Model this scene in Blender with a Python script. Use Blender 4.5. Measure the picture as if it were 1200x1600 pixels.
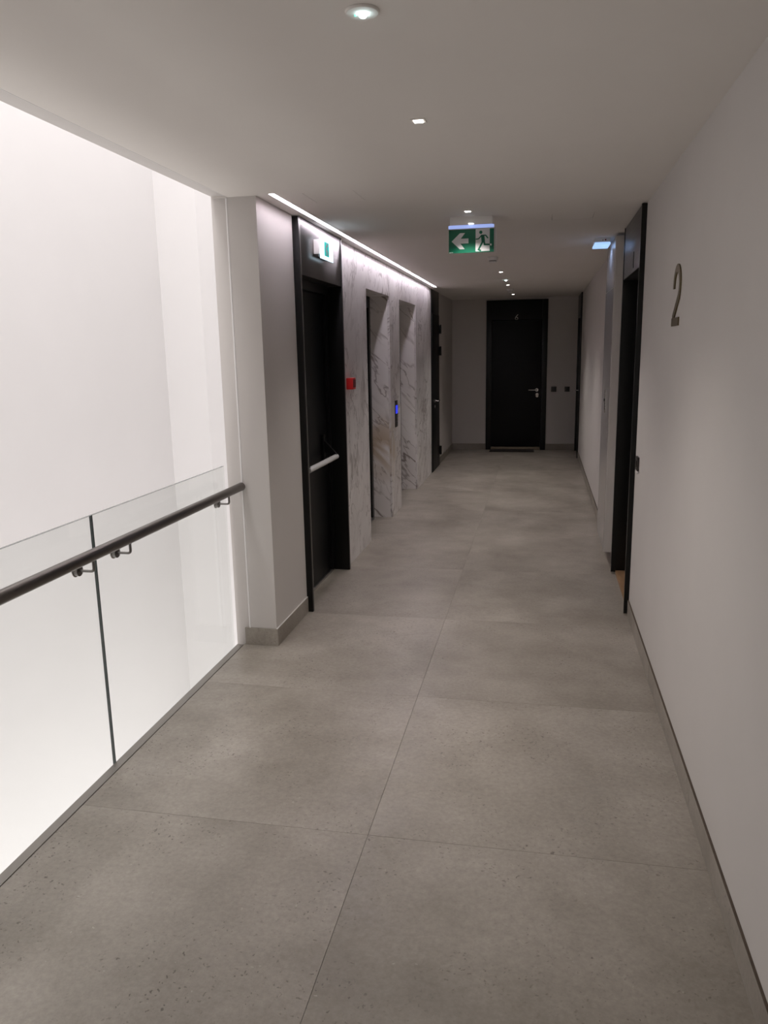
import bpy, bmesh, math, random
from mathutils import Vector, Matrix
from mathutils.geometry import tessellate_polygon
random.seed(7)
PI = math.pi
scn = bpy.context.scene
col = scn.collection
for o in list(bpy.data.objects):
    bpy.data.objects.remove(o)

# ------------------------------------------------------------------ camera
H = 1.70
FPX, YAW, PITCH, ROLL = 1213.57, 0.2008, 0.2044, -0.0191
fwd = Vector((-math.sin(YAW) * math.cos(PITCH), math.cos(YAW) * math.cos(PITCH), -math.sin(PITCH)))
rt = Vector((math.cos(YAW), math.sin(YAW), 0))
up = rt.cross(fwd)
r2 = math.cos(ROLL) * rt + math.sin(ROLL) * up
u2 = -math.sin(ROLL) * rt + math.cos(ROLL) * up
M = Matrix((r2, u2, -fwd)).transposed().to_4x4()
M.translation = Vector((0, 0, H))
cd = bpy.data.cameras.new('camera')
cam = bpy.data.objects.new('camera', cd)
col.objects.link(cam)
cam.matrix_world = M
cd.sensor_fit = 'VERTICAL'
cd.sensor_height = 36.0
cd.lens = 36.0 * FPX / 1600.0
cd.clip_start = 0.02
scn.camera = cam

# ------------------------------------------------------------------ world, exposure, large lights
w = bpy.data.worlds.new('world')
scn.world = w
w.use_nodes = True
w.node_tree.nodes['Background'].inputs[0].default_value = (0.80, 0.90, 1.0, 1)
w.node_tree.nodes['Background'].inputs[1].default_value = 1.0
scn.view_settings.view_transform = 'Standard'
scn.view_settings.look = 'None'
scn.view_settings.exposure = 0.0
scn.view_settings.gamma = 1.0
scn.view_settings.use_curve_mapping = False


def area(name, loc, rot, sx, sy, energy, color, spread=PI):
    l = bpy.data.lights.new(name, 'AREA')
    l.shape = 'RECTANGLE'
    l.size, l.size_y = sx, sy
    l.energy = energy
    l.color = color
    l.spread = spread
    o = bpy.data.objects.new(name, l)
    col.objects.link(o)
    o.location = loc
    o.rotation_euler = rot
    return o


ATR = 262.0
area('atrium_top_fill', (-2.5, 2.6, 6.9), (0, 0, 0), 1.3, 11.0, ATR, (1.0, 0.985, 0.985))  # unseen area light standing in for daylight, placed to even out the atrium walls
area('atrium_lower_fill', (-2.6, 2.6, -3.9), (PI, 0, 0), 1.4, 10.8, 145.0, (1.0, 0.99, 0.975))  # added upward area light, no visible source, brightens the lower atrium and ceiling
SPOT_W = 86.0       # each square ceiling spotlight
STRIP_E = 24.5      # emission of the linear ceiling light
EMERG_W = 0.6

# ------------------------------------------------------------------ dimensions (metres)
XL, XR, CZ, D = -1.494, 0.5725, 2.515, 13.448
WR = XR + 0.008          # painted right wall, set back behind the skirting
WL = XL - 0.008
Y0 = -3.0
XE = -1.668              # ceiling edge along the atrium
XO = -1.758              # outer edge of the lining
Y1 = 4.130
HB = 0.105
XK = -1.7075             # floor edge
XG = -1.7484             # glass face
NB = -1.690              # lift niche back


# ------------------------------------------------------------------ materials
def new_mat(name):
    m = bpy.data.materials.new(name)
    m.use_nodes = True
    nt = m.node_tree
    return m, nt, nt.nodes['Principled BSDF']


def N(nt, t, **kw):
    n = nt.nodes.new(t)
    for k, v in kw.items():
        if k.startswith('i_'):
            n.inputs[int(k[2:])].default_value = v
        else:
            setattr(n, k, v)
    return n


def simple(name, c, rough=0.5, metal=0.0, bump=0.0, bscale=200.0, spec=0.5, var=0.0, vscale=3.0, coat=0.0):
    m, nt, b = new_mat(name)
    b.inputs['Base Color'].default_value = (*c, 1)
    b.inputs['Roughness'].default_value = rough
    b.inputs['Metallic'].default_value = metal
    b.inputs['Specular IOR Level'].default_value = spec
    b.inputs['Coat Weight'].default_value = coat
    tc = N(nt, 'ShaderNodeTexCoord')
    if var > 0:
        n = N(nt, 'ShaderNodeTexNoise')
        n.inputs['Scale'].default_value = vscale
        n.inputs['Detail'].default_value = 5
        nt.links.new(tc.outputs['Object'], n.inputs['Vector'])
        r = N(nt, 'ShaderNodeValToRGB')
        r.color_ramp.elements[0].position = 0.3
        r.color_ramp.elements[1].position = 0.7
        r.color_ramp.elements[0].color = (*[x * (1 - var) for x in c], 1)
        r.color_ramp.elements[1].color = (*[min(1, x * (1 + var)) for x in c], 1)
        nt.links.new(n.outputs['Fac'], r.inputs['Fac'])
        nt.links.new(r.outputs['Color'], b.inputs['Base Color'])
    if bump > 0:
        n = N(nt, 'ShaderNodeTexNoise')
        n.inputs['Scale'].default_value = bscale
        n.inputs['Detail'].default_value = 3
        nt.links.new(tc.outputs['Object'], n.inputs['Vector'])
        bp = N(nt, 'ShaderNodeBump')
        bp.inputs['Strength'].default_value = bump
        bp.inputs['Distance'].default_value = 0.002
        nt.links.new(n.outputs['Fac'], bp.inputs['Height'])
        nt.links.new(bp.outputs['Normal'], b.inputs['Normal'])
    return m


def emis(name, c, s):
    m, nt, b = new_mat(name)
    b.inputs['Base Color'].default_value = (*c, 1)
    b.inputs['Emission Color'].default_value = (*c, 1)
    b.inputs['Emission Strength'].default_value = s
    return m


def glass_mat(name, tint=(0.985, 0.996, 0.990), edge=False):
    m = bpy.data.materials.new(name)
    m.use_nodes = True
    nt = m.node_tree
    nt.nodes.clear()
    out = N(nt, 'ShaderNodeOutputMaterial')
    t = N(nt, 'ShaderNodeBsdfTransparent')
    t.inputs[0].default_value = (*tint, 1)
    g = N(nt, 'ShaderNodeBsdfGlossy')
    g.inputs['Roughness'].default_value = 0.01
    lw = N(nt, 'ShaderNodeLayerWeight')
    pw = N(nt, 'ShaderNodeMath', operation='POWER')
    pw.inputs[1].default_value = 5.0
    nt.links.new(lw.outputs['Facing'], pw.inputs[0])
    f = N(nt, 'ShaderNodeMapRange')          # Schlick: 4 % head-on, rising to grazing
    f.inputs['To Min'].default_value = 0.04
    nt.links.new(pw.outputs[0], f.inputs['Value'])
    mx = N(nt, 'ShaderNodeMixShader')
    nt.links.new(f.outputs[0], mx.inputs[0])
    nt.links.new(t.outputs[0], mx.inputs[1])
    nt.links.new(g.outputs[0], mx.inputs[2])
    nt.links.new(mx.outputs[0], out.inputs[0])
    return m


def tile_mat():
    m, nt, b = new_mat('concrete_look_tile')
    L = nt.links.new
    tc = N(nt, 'ShaderNodeTexCoord')
    oi = N(nt, 'ShaderNodeObjectInfo')
    mul = N(nt, 'ShaderNodeMath', operation='MULTIPLY')
    mul.inputs[1].default_value = 40.0
    L(oi.outputs['Random'], mul.inputs[0])
    add = N(nt, 'ShaderNodeVectorMath', operation='ADD')
    L(tc.outputs['Object'], add.inputs[0])
    L(mul.outputs[0], add.inputs[1])

    def noise(scale, detail=4, rough=0.5):
        n = N(nt, 'ShaderNodeTexNoise')
        n.inputs['Scale'].default_value = scale
        n.inputs['Detail'].default_value = detail
        n.inputs['Roughness'].default_value = rough
        L(add.outputs[0], n.inputs['Vector'])
        return n

    def ramp(src, p0, c0, p1, c1):
        r = N(nt, 'ShaderNodeValToRGB')
        e = r.color_ramp.elements
        e[0].position, e[1].position = p0, p1
        e[0].color = (*c0, 1)
        e[1].color = (*c1, 1)
        L(src, r.inputs['Fac'])
        return r
    base = ramp(noise(2.2, 6, 0.6).outputs['Fac'], 0.3, (0.245, 0.216, 0.181), 0.7, (0.385, 0.348, 0.304))
    fine = ramp(noise(55, 5, 0.7).outputs['Fac'], 0.25, (0.80, 0.80, 0.80), 0.75, (1.13, 1.13, 1.13))
    m1 = N(nt, 'ShaderNodeMix', data_type='RGBA', blend_type='MULTIPLY')
    m1.inputs['Factor'].default_value = 1.0
    L(base.outputs['Color'], m1.inputs[6])
    L(fine.outputs['Color'], m1.inputs[7])
    # dark and pale aggregate flecks, shapes and spacing broken up by noise
    wn = noise(30, 3, 0.6)
    wsub = N(nt, 'ShaderNodeVectorMath', operation='SUBTRACT')
    wsub.inputs[1].default_value = (0.5, 0.5, 0.5)
    L(wn.outputs['Color'], wsub.inputs[0])
    wsc = N(nt, 'ShaderNodeVectorMath', operation='SCALE')
    wsc.inputs['Scale'].default_value = 0.05
    L(wsub.outputs[0], wsc.inputs[0])
    wadd = N(nt, 'ShaderNodeVectorMath', operation='ADD')
    L(add.outputs[0], wadd.inputs[0])
    L(wsc.outputs[0], wadd.inputs[1])
    v = N(nt, 'ShaderNodeTexVoronoi')
    v.inputs['Scale'].default_value = 62
    v.inputs['Randomness'].default_value = 1.0
    L(wadd.outputs[0], v.inputs['Vector'])
    dsk = ramp(v.outputs['Distance'], 0.14, (1, 1, 1), 0.30, (0, 0, 0))
    pick = N(nt, 'ShaderNodeSeparateColor')
    L(v.outputs['Color'], pick.inputs[0])
    gt = N(nt, 'ShaderNodeMath', operation='GREATER_THAN')
    gt.inputs[1].default_value = 0.55
    L(pick.outputs[0], gt.inputs[0])
    patch = ramp(noise(2.6, 5, 0.65).outputs['Fac'], 0.45, (0.10, 0.10, 0.10), 0.62, (1, 1, 1))
    mm = N(nt, 'ShaderNodeMath', operation='MULTIPLY')
    L(dsk.outputs['Color'], mm.inputs[0])
    L(gt.outputs[0], mm.inputs[1])
    mm2 = N(nt, 'ShaderNodeMath', operation='MULTIPLY')
    L(mm.outputs[0], mm2.inputs[0])
    L(patch.outputs['Color'], mm2.inputs[1])
    mm3 = N(nt, 'ShaderNodeMath', operation='MULTIPLY')
    mm3.inputs[1].default_value = 0.8
    L(mm2.outputs[0], mm3.inputs[0])
    m2 = N(nt, 'ShaderNodeMix', data_type='RGBA', blend_type='MIX')
    L(mm3.outputs[0], m2.inputs['Factor'])
    L(m1.outputs[2], m2.inputs[6])
    m2.inputs[7].default_value = (0.075, 0.06, 0.05, 1)
    v2 = N(nt, 'ShaderNodeTexVoronoi')
    v2.inputs['Scale'].default_value = 34
    L(wadd.outputs[0], v2.inputs['Vector'])
    d2 = ramp(v2.outputs['Distance'], 0.05, (0.6, 0.6, 0.6), 0.13, (0, 0, 0))
    p2 = N(nt, 'ShaderNodeSeparateColor')
    L(v2.outputs['Color'], p2.inputs[0])
    g2 = N(nt, 'ShaderNodeMath', operation='GREATER_THAN')
    g2.inputs[1].default_value = 0.86
    L(p2.outputs[1], g2.inputs[0])
    mm4 = N(nt, 'ShaderNodeMath', operation='MULTIPLY')
    L(d2.outputs['Color'], mm4.inputs[0])
    L(g2.outputs[0], mm4.inputs[1])
    m3 = N(nt, 'ShaderNodeMix', data_type='RGBA', blend_type='MIX')
    L(mm4.outputs[0], m3.inputs['Factor'])
    L(m2.outputs[2], m3.inputs[6])
    m3.inputs[7].default_value = (0.52, 0.48, 0.42, 1)
    L(m3.outputs[2], b.inputs['Base Color'])
    rr = ramp(noise(7, 4).outputs['Fac'], 0.3, (0.30, 0.30, 0.30), 0.7, (0.44, 0.44, 0.44))
    L(rr.outputs['Color'], b.inputs['Roughness'])
    b.inputs['Specular IOR Level'].default_value = 0.5
    bp = N(nt, 'ShaderNodeBump')
    bp.inputs['Strength'].default_value = 0.12
    bp.inputs['Distance'].default_value = 0.0015
    L(noise(90, 4, 0.6).outputs['Fac'], bp.inputs['Height'])
    L(bp.outputs['Normal'], b.inputs['Normal'])
    return m


def marble_mat(name, veins, lo, hi, rot=(28, -24, 14), scale=(1.0, 1.0, 0.55), detail=6):
    m, nt, b = new_mat(name)
    L = nt.links.new
    tc = N(nt, 'ShaderNodeTexCoord')
    m0 = N(nt, 'ShaderNodeMapping')
    m0.inputs['Rotation'].default_value = [math.radians(a) for a in rot]
    L(tc.outputs['Object'], m0.inputs['Vector'])
    mp = N(nt, 'ShaderNodeMapping')
    mp.inputs['Scale'].default_value = scale
    L(m0.outputs[0], mp.inputs['Vector'])
    cur = None
    base = N(nt, 'ShaderNodeValToRGB')
    e = base.color_ramp.elements
    e[0].position, e[0].color = 0.30, (*lo, 1)
    e[1].position, e[1].color = 0.65, (*hi, 1)
    nb = N(nt, 'ShaderNodeTexNoise')
    nb.inputs['Scale'].default_value = 2.3
    nb.inputs['Detail'].default_value = 5
    L(mp.outputs[0], nb.inputs['Vector'])
    L(nb.outputs['Fac'], base.inputs['Fac'])
    cur = base.outputs['Color']
    for sc, wdt, strg, c, dist, off in veins:
        o = N(nt, 'ShaderNodeVectorMath', operation='ADD')
        o.inputs[1].default_value = (off, off * 0.7, off * 1.3)
        L(mp.outputs[0], o.inputs[0])
        n = N(nt, 'ShaderNodeTexNoise')
        n.inputs['Scale'].default_value = sc
        n.inputs['Detail'].default_value = detail
        n.inputs['Roughness'].default_value = 0.58
        n.inputs['Distortion'].default_value = dist
        L(o.outputs[0], n.inputs['Vector'])
        s = N(nt, 'ShaderNodeMath', operation='SUBTRACT')
        s.inputs[1].default_value = 0.5
        L(n.outputs['Fac'], s.inputs[0])
        a = N(nt, 'ShaderNodeMath', operation='ABSOLUTE')
        L(s.outputs[0], a.inputs[0])
        r = N(nt, 'ShaderNodeMapRange')
        r.inputs['From Min'].default_value = 0.0
        r.inputs['From Max'].default_value = wdt
        r.inputs['To Min'].default_value = strg
        r.inputs['To Max'].default_value = 0.0
        L(a.outputs[0], r.inputs['Value'])
        # veins come and go
        k = N(nt, 'ShaderNodeTexNoise')
        k.inputs['Scale'].default_value = sc * 0.9
        k.inputs['Detail'].default_value = 2
        L(o.outputs[0], k.inputs['Vector'])
        kr = N(nt, 'ShaderNodeMapRange')
        kr.inputs['From Min'].default_value = 0.40
        kr.inputs['From Max'].default_value = 0.54
        L(k.outputs['Fac'], kr.inputs['Value'])
        mu = N(nt, 'ShaderNodeMath', operation='MULTIPLY')
        L(r.outputs[0], mu.inputs[0])
        L(kr.outputs[0], mu.inputs[1])
        mx = N(nt, 'ShaderNodeMix', data_type='RGBA')
        L(mu.outputs[0], mx.inputs['Factor'])
        L(cur, mx.inputs[6])
        mx.inputs[7].default_value = (*c, 1)
        cur = mx.outputs[2]
    # the ochre bloom low in the stone beside the first lift
    vd = N(nt, 'ShaderNodeVectorMath', operation='DISTANCE')
    vd.inputs[1].default_value = (-1.60, 7.79, 0.74)
    L(tc.outputs['Object'], vd.inputs[0])
    og = N(nt, 'ShaderNodeMapRange')
    og.inputs['From Min'].default_value = 0.08
    og.inputs['From Max'].default_value = 0.42
    og.inputs['To Min'].default_value = 0.75
    og.inputs['To Max'].default_value = 0.0
    L(vd.outputs['Value'], og.inputs['Value'])
    on = N(nt, 'ShaderNodeTexNoise')
    on.inputs['Scale'].default_value = 6.0
    on.inputs['Detail'].default_value = 6
    on.inputs['Distortion'].default_value = 1.2
    L(mp.outputs[0], on.inputs['Vector'])
    onr = N(nt, 'ShaderNodeMapRange')
    onr.inputs['From Min'].default_value = 0.42
    onr.inputs['From Max'].default_value = 0.58
    L(on.outputs['Fac'], onr.inputs['Value'])
    om = N(nt, 'ShaderNodeMath', operation='MULTIPLY')
    L(og.outputs[0], om.inputs[0])
    L(onr.outputs[0], om.inputs[1])
    mx = N(nt, 'ShaderNodeMix', data_type='RGBA')
    L(om.outputs[0], mx.inputs['Factor'])
    L(cur, mx.inputs[6])
    mx.inputs[7].default_value = (0.47, 0.34, 0.20, 1)
    L(mx.outputs[2], b.inputs['Base Color'])
    b.inputs['Roughness'].default_value = 0.32
    return m


def brushed(name, c, rough, metal=1.0, vertical=True):
    m, nt, b = new_mat(name)
    L = nt.links.new
    tc = N(nt, 'ShaderNodeTexCoord')
    mp = N(nt, 'ShaderNodeMapping')
    mp.inputs['Scale'].default_value = (60, 60, 2) if vertical else (60, 2, 60)
    L(tc.outputs['Object'], mp.inputs['Vector'])
    n = N(nt, 'ShaderNodeTexNoise')
    n.inputs['Scale'].default_value = 3
    n.inputs['Detail'].default_value = 4
    L(mp.outputs[0], n.inputs['Vector'])
    r = N(nt, 'ShaderNodeMapRange')
    r.inputs['To Min'].default_value = rough * 0.8
    r.inputs['To Max'].default_value = rough * 1.2
    L(n.outputs['Fac'], r.inputs['Value'])
    L(r.outputs[0], b.inputs['Roughness'])
    b.inputs['Base Color'].default_value = (*c, 1)
    b.inputs['Metallic'].default_value = metal
    return m


def wood_mat(name, c0, c1):
    m, nt, b = new_mat(name)
    L = nt.links.new
    tc = N(nt, 'ShaderNodeTexCoord')
    mp = N(nt, 'ShaderNodeMapping')
    mp.inputs['Scale'].default_value = (24, 2.0, 24)
    L(tc.outputs['Object'], mp.inputs['Vector'])
    n = N(nt, 'ShaderNodeTexNoise')
    n.inputs['Scale'].default_value = 2.5
    n.inputs['Detail'].default_value = 6
    n.inputs['Distortion'].default_value = 0.6
    L(mp.outputs[0], n.inputs['Vector'])
    r = N(nt, 'ShaderNodeValToRGB')
    r.color_ramp.elements[0].position, r.color_ramp.elements[0].color = 0.3, (*c0, 1)
    r.color_ramp.elements[1].position, r.color_ramp.elements[1].color = 0.7, (*c1, 1)
    L(n.outputs['Fac'], r.inputs['Fac'])
    L(r.outputs['Color'], b.inputs['Base Color'])
    b.inputs['Roughness'].default_value = 0.5
    return m


MAT = dict(
    ceiling=simple('ceiling_paint', (0.82, 0.78, 0.74), 0.9, bump=0.05, bscale=150, spec=0.2, var=0.012, vscale=2),
    wall=simple('wall_paint', (0.635, 0.602, 0.578), 0.9, bump=0.12, bscale=160, spec=0.25, var=0.012, vscale=3),
    atrium=simple('atrium_white_paint', (0.86, 0.84, 0.835), 0.85, bump=0.1, bscale=120, spec=0.2, var=0.01, vscale=1.2),
    lining=simple('lining_paint', (0.70, 0.665, 0.64), 0.6, spec=0.3, var=0.01),
    white_lac=simple('white_lacquer', (0.56, 0.53, 0.50), 0.35, spec=0.4, var=0.01),
    door_lac=simple('pale_door_lacquer', (0.50, 0.47, 0.46), 0.18, spec=0.5, var=0.01),
    black=simple('black_lacquer', (0.0045, 0.0045, 0.005), 0.42, spec=0.22, var=0.12, vscale=6),
    black_frame=simple('black_frame_paint', (0.006, 0.006, 0.006), 0.32, spec=0.3, var=0.1, vscale=6),
    black_deep=simple('black_void_paint', (0.004, 0.004, 0.004), 0.8, var=0.1),
    satin=brushed('satin_dark_steel', (0.17, 0.16, 0.16), 0.33, 1.0, False),
    lift_steel=brushed('lift_door_steel', (0.30, 0.29, 0.28), 0.55, 0.8),
    satin_r=brushed('satin_dark_panel', (0.14, 0.14, 0.15), 0.33, 1.0, False),
    steel=brushed('brushed_steel', (0.52, 0.50, 0.48), 0.26, 1.0, False),
    rail=brushed('dark_bronze_steel', (0.16, 0.145, 0.135), 0.30, 1.0, False),
    chrome=simple('chrome', (0.75, 0.75, 0.76), 0.12, 1.0, var=0.02),
    bracket=simple('grey_bracket_steel', (0.20, 0.19, 0.18), 0.35, 0.9, var=0.03),
    alu=simple('anodised_aluminium', (0.50, 0.485, 0.47), 0.35, 1.0, var=0.03),
    channel=simple('balustrade_channel_metal', (0.33, 0.31, 0.285), 0.45, 0.6, var=0.05),
    grout=simple('grout', (0.085, 0.07, 0.058), 0.9, bump=0.2, var=0.1, vscale=30),
    gap=simple('tile_body_edge', (0.085, 0.062, 0.045), 0.9, var=0.15, vscale=40),
    brass=brushed('aged_brass', (0.16, 0.125, 0.065), 0.42, 0.85),
    plastic=simple('white_plastic', (0.82, 0.80, 0.78), 0.4, var=0.02),
    pbar=simple('grey_white_bar_plastic', (0.62, 0.62, 0.61), 0.38, var=0.02),
    dkplastic=simple('dark_brown_plastic', (0.030, 0.024, 0.021), 0.35, var=0.1),
    red=simple('red_plastic', (0.78, 0.018, 0.022), 0.4, var=0.03),
    red2=simple('dark_red_plastic', (0.18, 0.012, 0.014), 0.5, var=0.03),
    gpaint=simple('sign_green', (0.000, 0.115, 0.062), 0.35, var=0.03),
    wpaint=simple('sign_white', (0.62, 0.63, 0.64), 0.4, var=0.02),
    mat=simple('coir_doormat', (0.022, 0.018, 0.016), 0.95, bump=0.9, bscale=260, var=0.35, vscale=90),
    number=simple('number_silver', (0.55, 0.53, 0.50), 0.4, 0.6, var=0.02),
    numdark=simple('number_dark', (0.02, 0.018, 0.016), 0.5, var=0.05),
    wood=wood_mat('oak_sill', (0.24, 0.135, 0.065), (0.37, 0.22, 0.115)),
    wooddull=wood_mat('dull_wood_sill', (0.20, 0.16, 0.11), (0.30, 0.24, 0.17)),
    glass=glass_mat('clear_balustrade_glass'),
    gedge=simple('green_glass_edge', (0.012, 0.03, 0.027), 0.2, var=0.05),
    gtop=simple('polished_glass_top_edge', (0.20, 0.215, 0.21), 0.25, var=0.05),
    acrylic=glass_mat('clear_acrylic', (0.93, 0.95, 0.97)),
    spot_e=emis('spot_lens', (1.0, 0.95, 0.88), 14),
    strip_e=emis('linear_diffuser', (0.98, 0.895, 1.0), STRIP_E),
    emerg_e=emis('emergency_lens', (0.72, 0.97, 1.0), 22),
    lum_e=emis('emergency_diffuser', (0.38, 0.60, 1.0), 1.0),
    sign_e=emis('lit_white_face', (0.70, 0.88, 1.0), 1.5),
    sign_g=emis('lit_teal_pictogram', (0.01, 0.42, 0.38), 0.9),
    led_b=emis('sign_led_bar', (0.40, 0.52, 1.0), 0.62),
    led_w=emis('small_led', (0.9, 0.95, 1.0), 6.0),
    led_g=emis('green_led', (0.2, 1.0, 0.7), 1.2),
    blue_e=emis('blue_display', (0.03, 0.05, 0.95), 0.85),
    tile=tile_mat(),
    marble=marble_mat('veined_marble_wall', ((1.3, 0.016, 0.80, (0.20, 0.16, 0.145), 1.2, 3.1), (2.6, 0.018, 0.62, (0.26, 0.22, 0.205), 1.0, 11.7),
                                             (6.0, 0.035, 0.34, (0.36, 0.32, 0.31), 0.7, 23.3)), (0.66, 0.625, 0.615), (0.85, 0.82, 0.81)),
    marble_r=marble_mat('veined_marble_reveal', ((2.0, 0.018, 0.95, (0.20, 0.15, 0.125), 0.35, 5.3), (4.0, 0.018, 0.75, (0.26, 0.21, 0.19), 0.4, 17.9)),
                        (0.80, 0.765, 0.745), (0.92, 0.89, 0.87), rot=(0, -48, 0), scale=(0.28, 1.0, 1.0), detail=4),
)


# ------------------------------------------------------------------ mesh helpers
class MB:
    def __init__(s):
        s.bm = bmesh.new()

    def box(s, x0, x1, y0, y1, z0, z1, bev=0.0, seg=2):
        b = bmesh.new()
        bmesh.ops.create_cube(b, size=1.0)
        for v in b.verts:
            v.co = Vector(((x0 + x1) / 2 + v.co.x * (x1 - x0), (y0 + y1) / 2 + v.co.y * (y1 - y0), (z0 + z1) / 2 + v.co.z * (z1 - z0)))
        if bev > 0:
            bmesh.ops.bevel(b, geom=b.edges[:], offset=bev, segments=seg, affect='EDGES', profile=0.6)
        s._merge(b)
        return s

    def _merge(s, b):
        bmesh.ops.recalc_face_normals(b, faces=b.faces[:])
        me = bpy.data.meshes.new('tmp')
        b.to_mesh(me)
        b.free()
        s.bm.from_mesh(me)
        bpy.data.meshes.remove(me)

    def cyl(s, p0, p1, r, r1=None, n=28, bev=0.0):
        p0, p1 = Vector(p0), Vector(p1)
        d = p1 - p0
        b = bmesh.new()
        bmesh.ops.create_cone(b, cap_ends=True, segments=n, radius1=r, radius2=r if r1 is None else r1, depth=d.length)
        if bev > 0:
            ed = [e for e in b.edges if any(len(f.verts) > 4 for f in e.link_faces)]
            bmesh.ops.bevel(b, geom=ed, offset=bev, segments=2, affect='EDGES')
        q = d.to_track_quat('Z', 'Y')
        for v in b.verts:
            v.co = q @ v.co + (p0 + p1) / 2
        s._merge(b)
        return s

    def ball(s, c, r, sz=1.0, n=20):
        b = bmesh.new()
        bmesh.ops.create_uvsphere(b, u_segments=n, v_segments=n // 2, radius=r)
        for v in b.verts:
            v.co = Vector((v.co.x, v.co.y, v.co.z * sz)) + Vector(c)
        s._merge(b)
        return s

    def path(s, pts, r, n=14):
        # swept round tube with mitred rings
        pts = [Vector(p) for p in pts]
        b = bmesh.new()
        rings = []
        ref = Vector((0, 0, 1))
        prevn = None
        for i, p in enumerate(pts):
            if i == 0:
                t = (pts[1] - p).normalized()
            elif i == len(pts) - 1:
                t = (p - pts[-2]).normalized()
            else:
                t = ((p - pts[i - 1]).normalized() + (pts[i + 1] - p).normalized()).normalized()
            if prevn is None:
                a = ref if abs(t.dot(ref)) < 0.9 else Vector((1, 0, 0))
                nn = (a - t * a.dot(t)).normalized()
            else:
                nn = (prevn - t * prevn.dot(t)).normalized()
            prevn = nn
            bn = t.cross(nn)
            rings.append([b.verts.new(p + r * (math.cos(2 * PI * k / n) * nn + math.sin(2 * PI * k / n) * bn)) for k in range(n)])
        for a, c in zip(rings, rings[1:]):
            for k in range(n):
                b.faces.new((a[k], a[(k + 1) % n], c[(k + 1) % n], c[k]))
        b.faces.new(rings[0][::-1])
        b.faces.new(rings[-1])
        s._merge(b)
        return s

    def prism(s, pts, origin, ux, uy, thick):
        # flat outline (u,v) extruded along ux x uy
        o, ux, uy = Vector(origin), Vector(ux), Vector(uy)
        nn = ux.cross(uy).normalized()
        b = bmesh.new()
        va = [b.verts.new(o + ux * p[0] + uy * p[1]) for p in pts]
        vb = [b.verts.new(v.co + nn * thick) for v in va]
        k = len(pts)
        for tri in tessellate_polygon([[v.co.copy() for v in va]]):
            b.faces.new([va[i] for i in tri])
            b.faces.new([vb[i] for i in tri][::-1])
        for i in range(k):
            b.faces.new((va[i], va[(i + 1) % k], vb[(i + 1) % k], vb[i]))
        s._merge(b)
        return s

    def stroke(s, pts, wd, origin, ux, uy, thick, caps=False):
        # ribbon of constant width along a polyline with mitred joins
        P = [Vector((p[0], p[1])) for p in pts]
        lft, rgt = [], []
        for i, p in enumerate(P):
            d0 = (P[i] - P[i - 1]).normalized() if i > 0 else None
            d1 = (P[i + 1] - P[i]).normalized() if i < len(P) - 1 else None
            if d0 is None:
                n_ = Vector((-d1.y, d1.x)); k = 1
            elif d1 is None:
                n_ = Vector((-d0.y, d0.x)); k = 1
            else:
                n0, n1 = Vector((-d0.y, d0.x)), Vector((-d1.y, d1.x))
                n_ = (n0 + n1).normalized()
                k = 1 / max(0.45, n_.dot(n0))
            lft.append(p + n_ * wd / 2 * k)
            rgt.append(p - n_ * wd / 2 * k)
        for i in range(len(P) - 1):
            s.prism([lft[i], rgt[i], rgt[i + 1], lft[i + 1]], origin, ux, uy, thick)
        return s


def smooth(me, ang=35):
    for p in me.polygons:
        p.use_smooth = True
    try:
        me.set_sharp_from_angle(angle=math.radians(ang))
    except Exception:
        pass


def obj(name, mb, mat, parent=None, origin=None, **props):
    me = bpy.data.meshes.new(name)
    bm = mb.bm
    if parent is not None and origin is None:
        # child meshes are written in world coordinates; the chain of parents only translates
        off = Vector((0, 0, 0))
        p = parent
        while p is not None:
            off += p.location
            p = p.parent
    elif origin is not None:
        off = Vector(origin)
    else:
        off = Vector((0, 0, 0))
    for v in bm.verts:
        v.co -= off
    bm.to_mesh(me)
    bm.free()
    smooth(me)
    me.materials.append(MAT[mat])
    o = bpy.data.objects.new(name, me)
    col.objects.link(o)
    if parent is not None:
        o.parent = parent
    elif origin is not None:
        o.location = off
    for k, v in props.items():
        o[k] = v
    return o


def box(name, mat, x0, x1, y0, y1, z0, z1, parent=None, bev=0.0, **props):
    return obj(name, MB().box(x0, x1, y0, y1, z0, z1, bev), mat, parent, **props)


def thing(name, loc, label, cat, group=None, kind=None):
    o = bpy.data.objects.new(name, None)
    o.empty_display_size = 0.05
    col.objects.link(o)
    o.location = loc
    o['label'] = label
    o['category'] = cat
    if group:
        o['group'] = group
    if kind:
        o['kind'] = kind
    return o


def struct(name, loc=None, label=None, cat=None):
    o = bpy.data.objects.new(name, None)
    o.empty_display_size = 0.05
    col.objects.link(o)
    if loc:
        o.location = loc
    o['kind'] = 'structure'
    if label:
        o['label'] = label
    if cat:
        o['category'] = cat
    return o


def copy_tree(o, parent=None):
    c = o.copy()
    col.objects.link(c)
    c.parent = parent
    for ch in [x for x in bpy.data.objects if x.parent == o]:
        copy_tree(ch, c)
    return c


S = dict(kind='structure')

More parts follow.
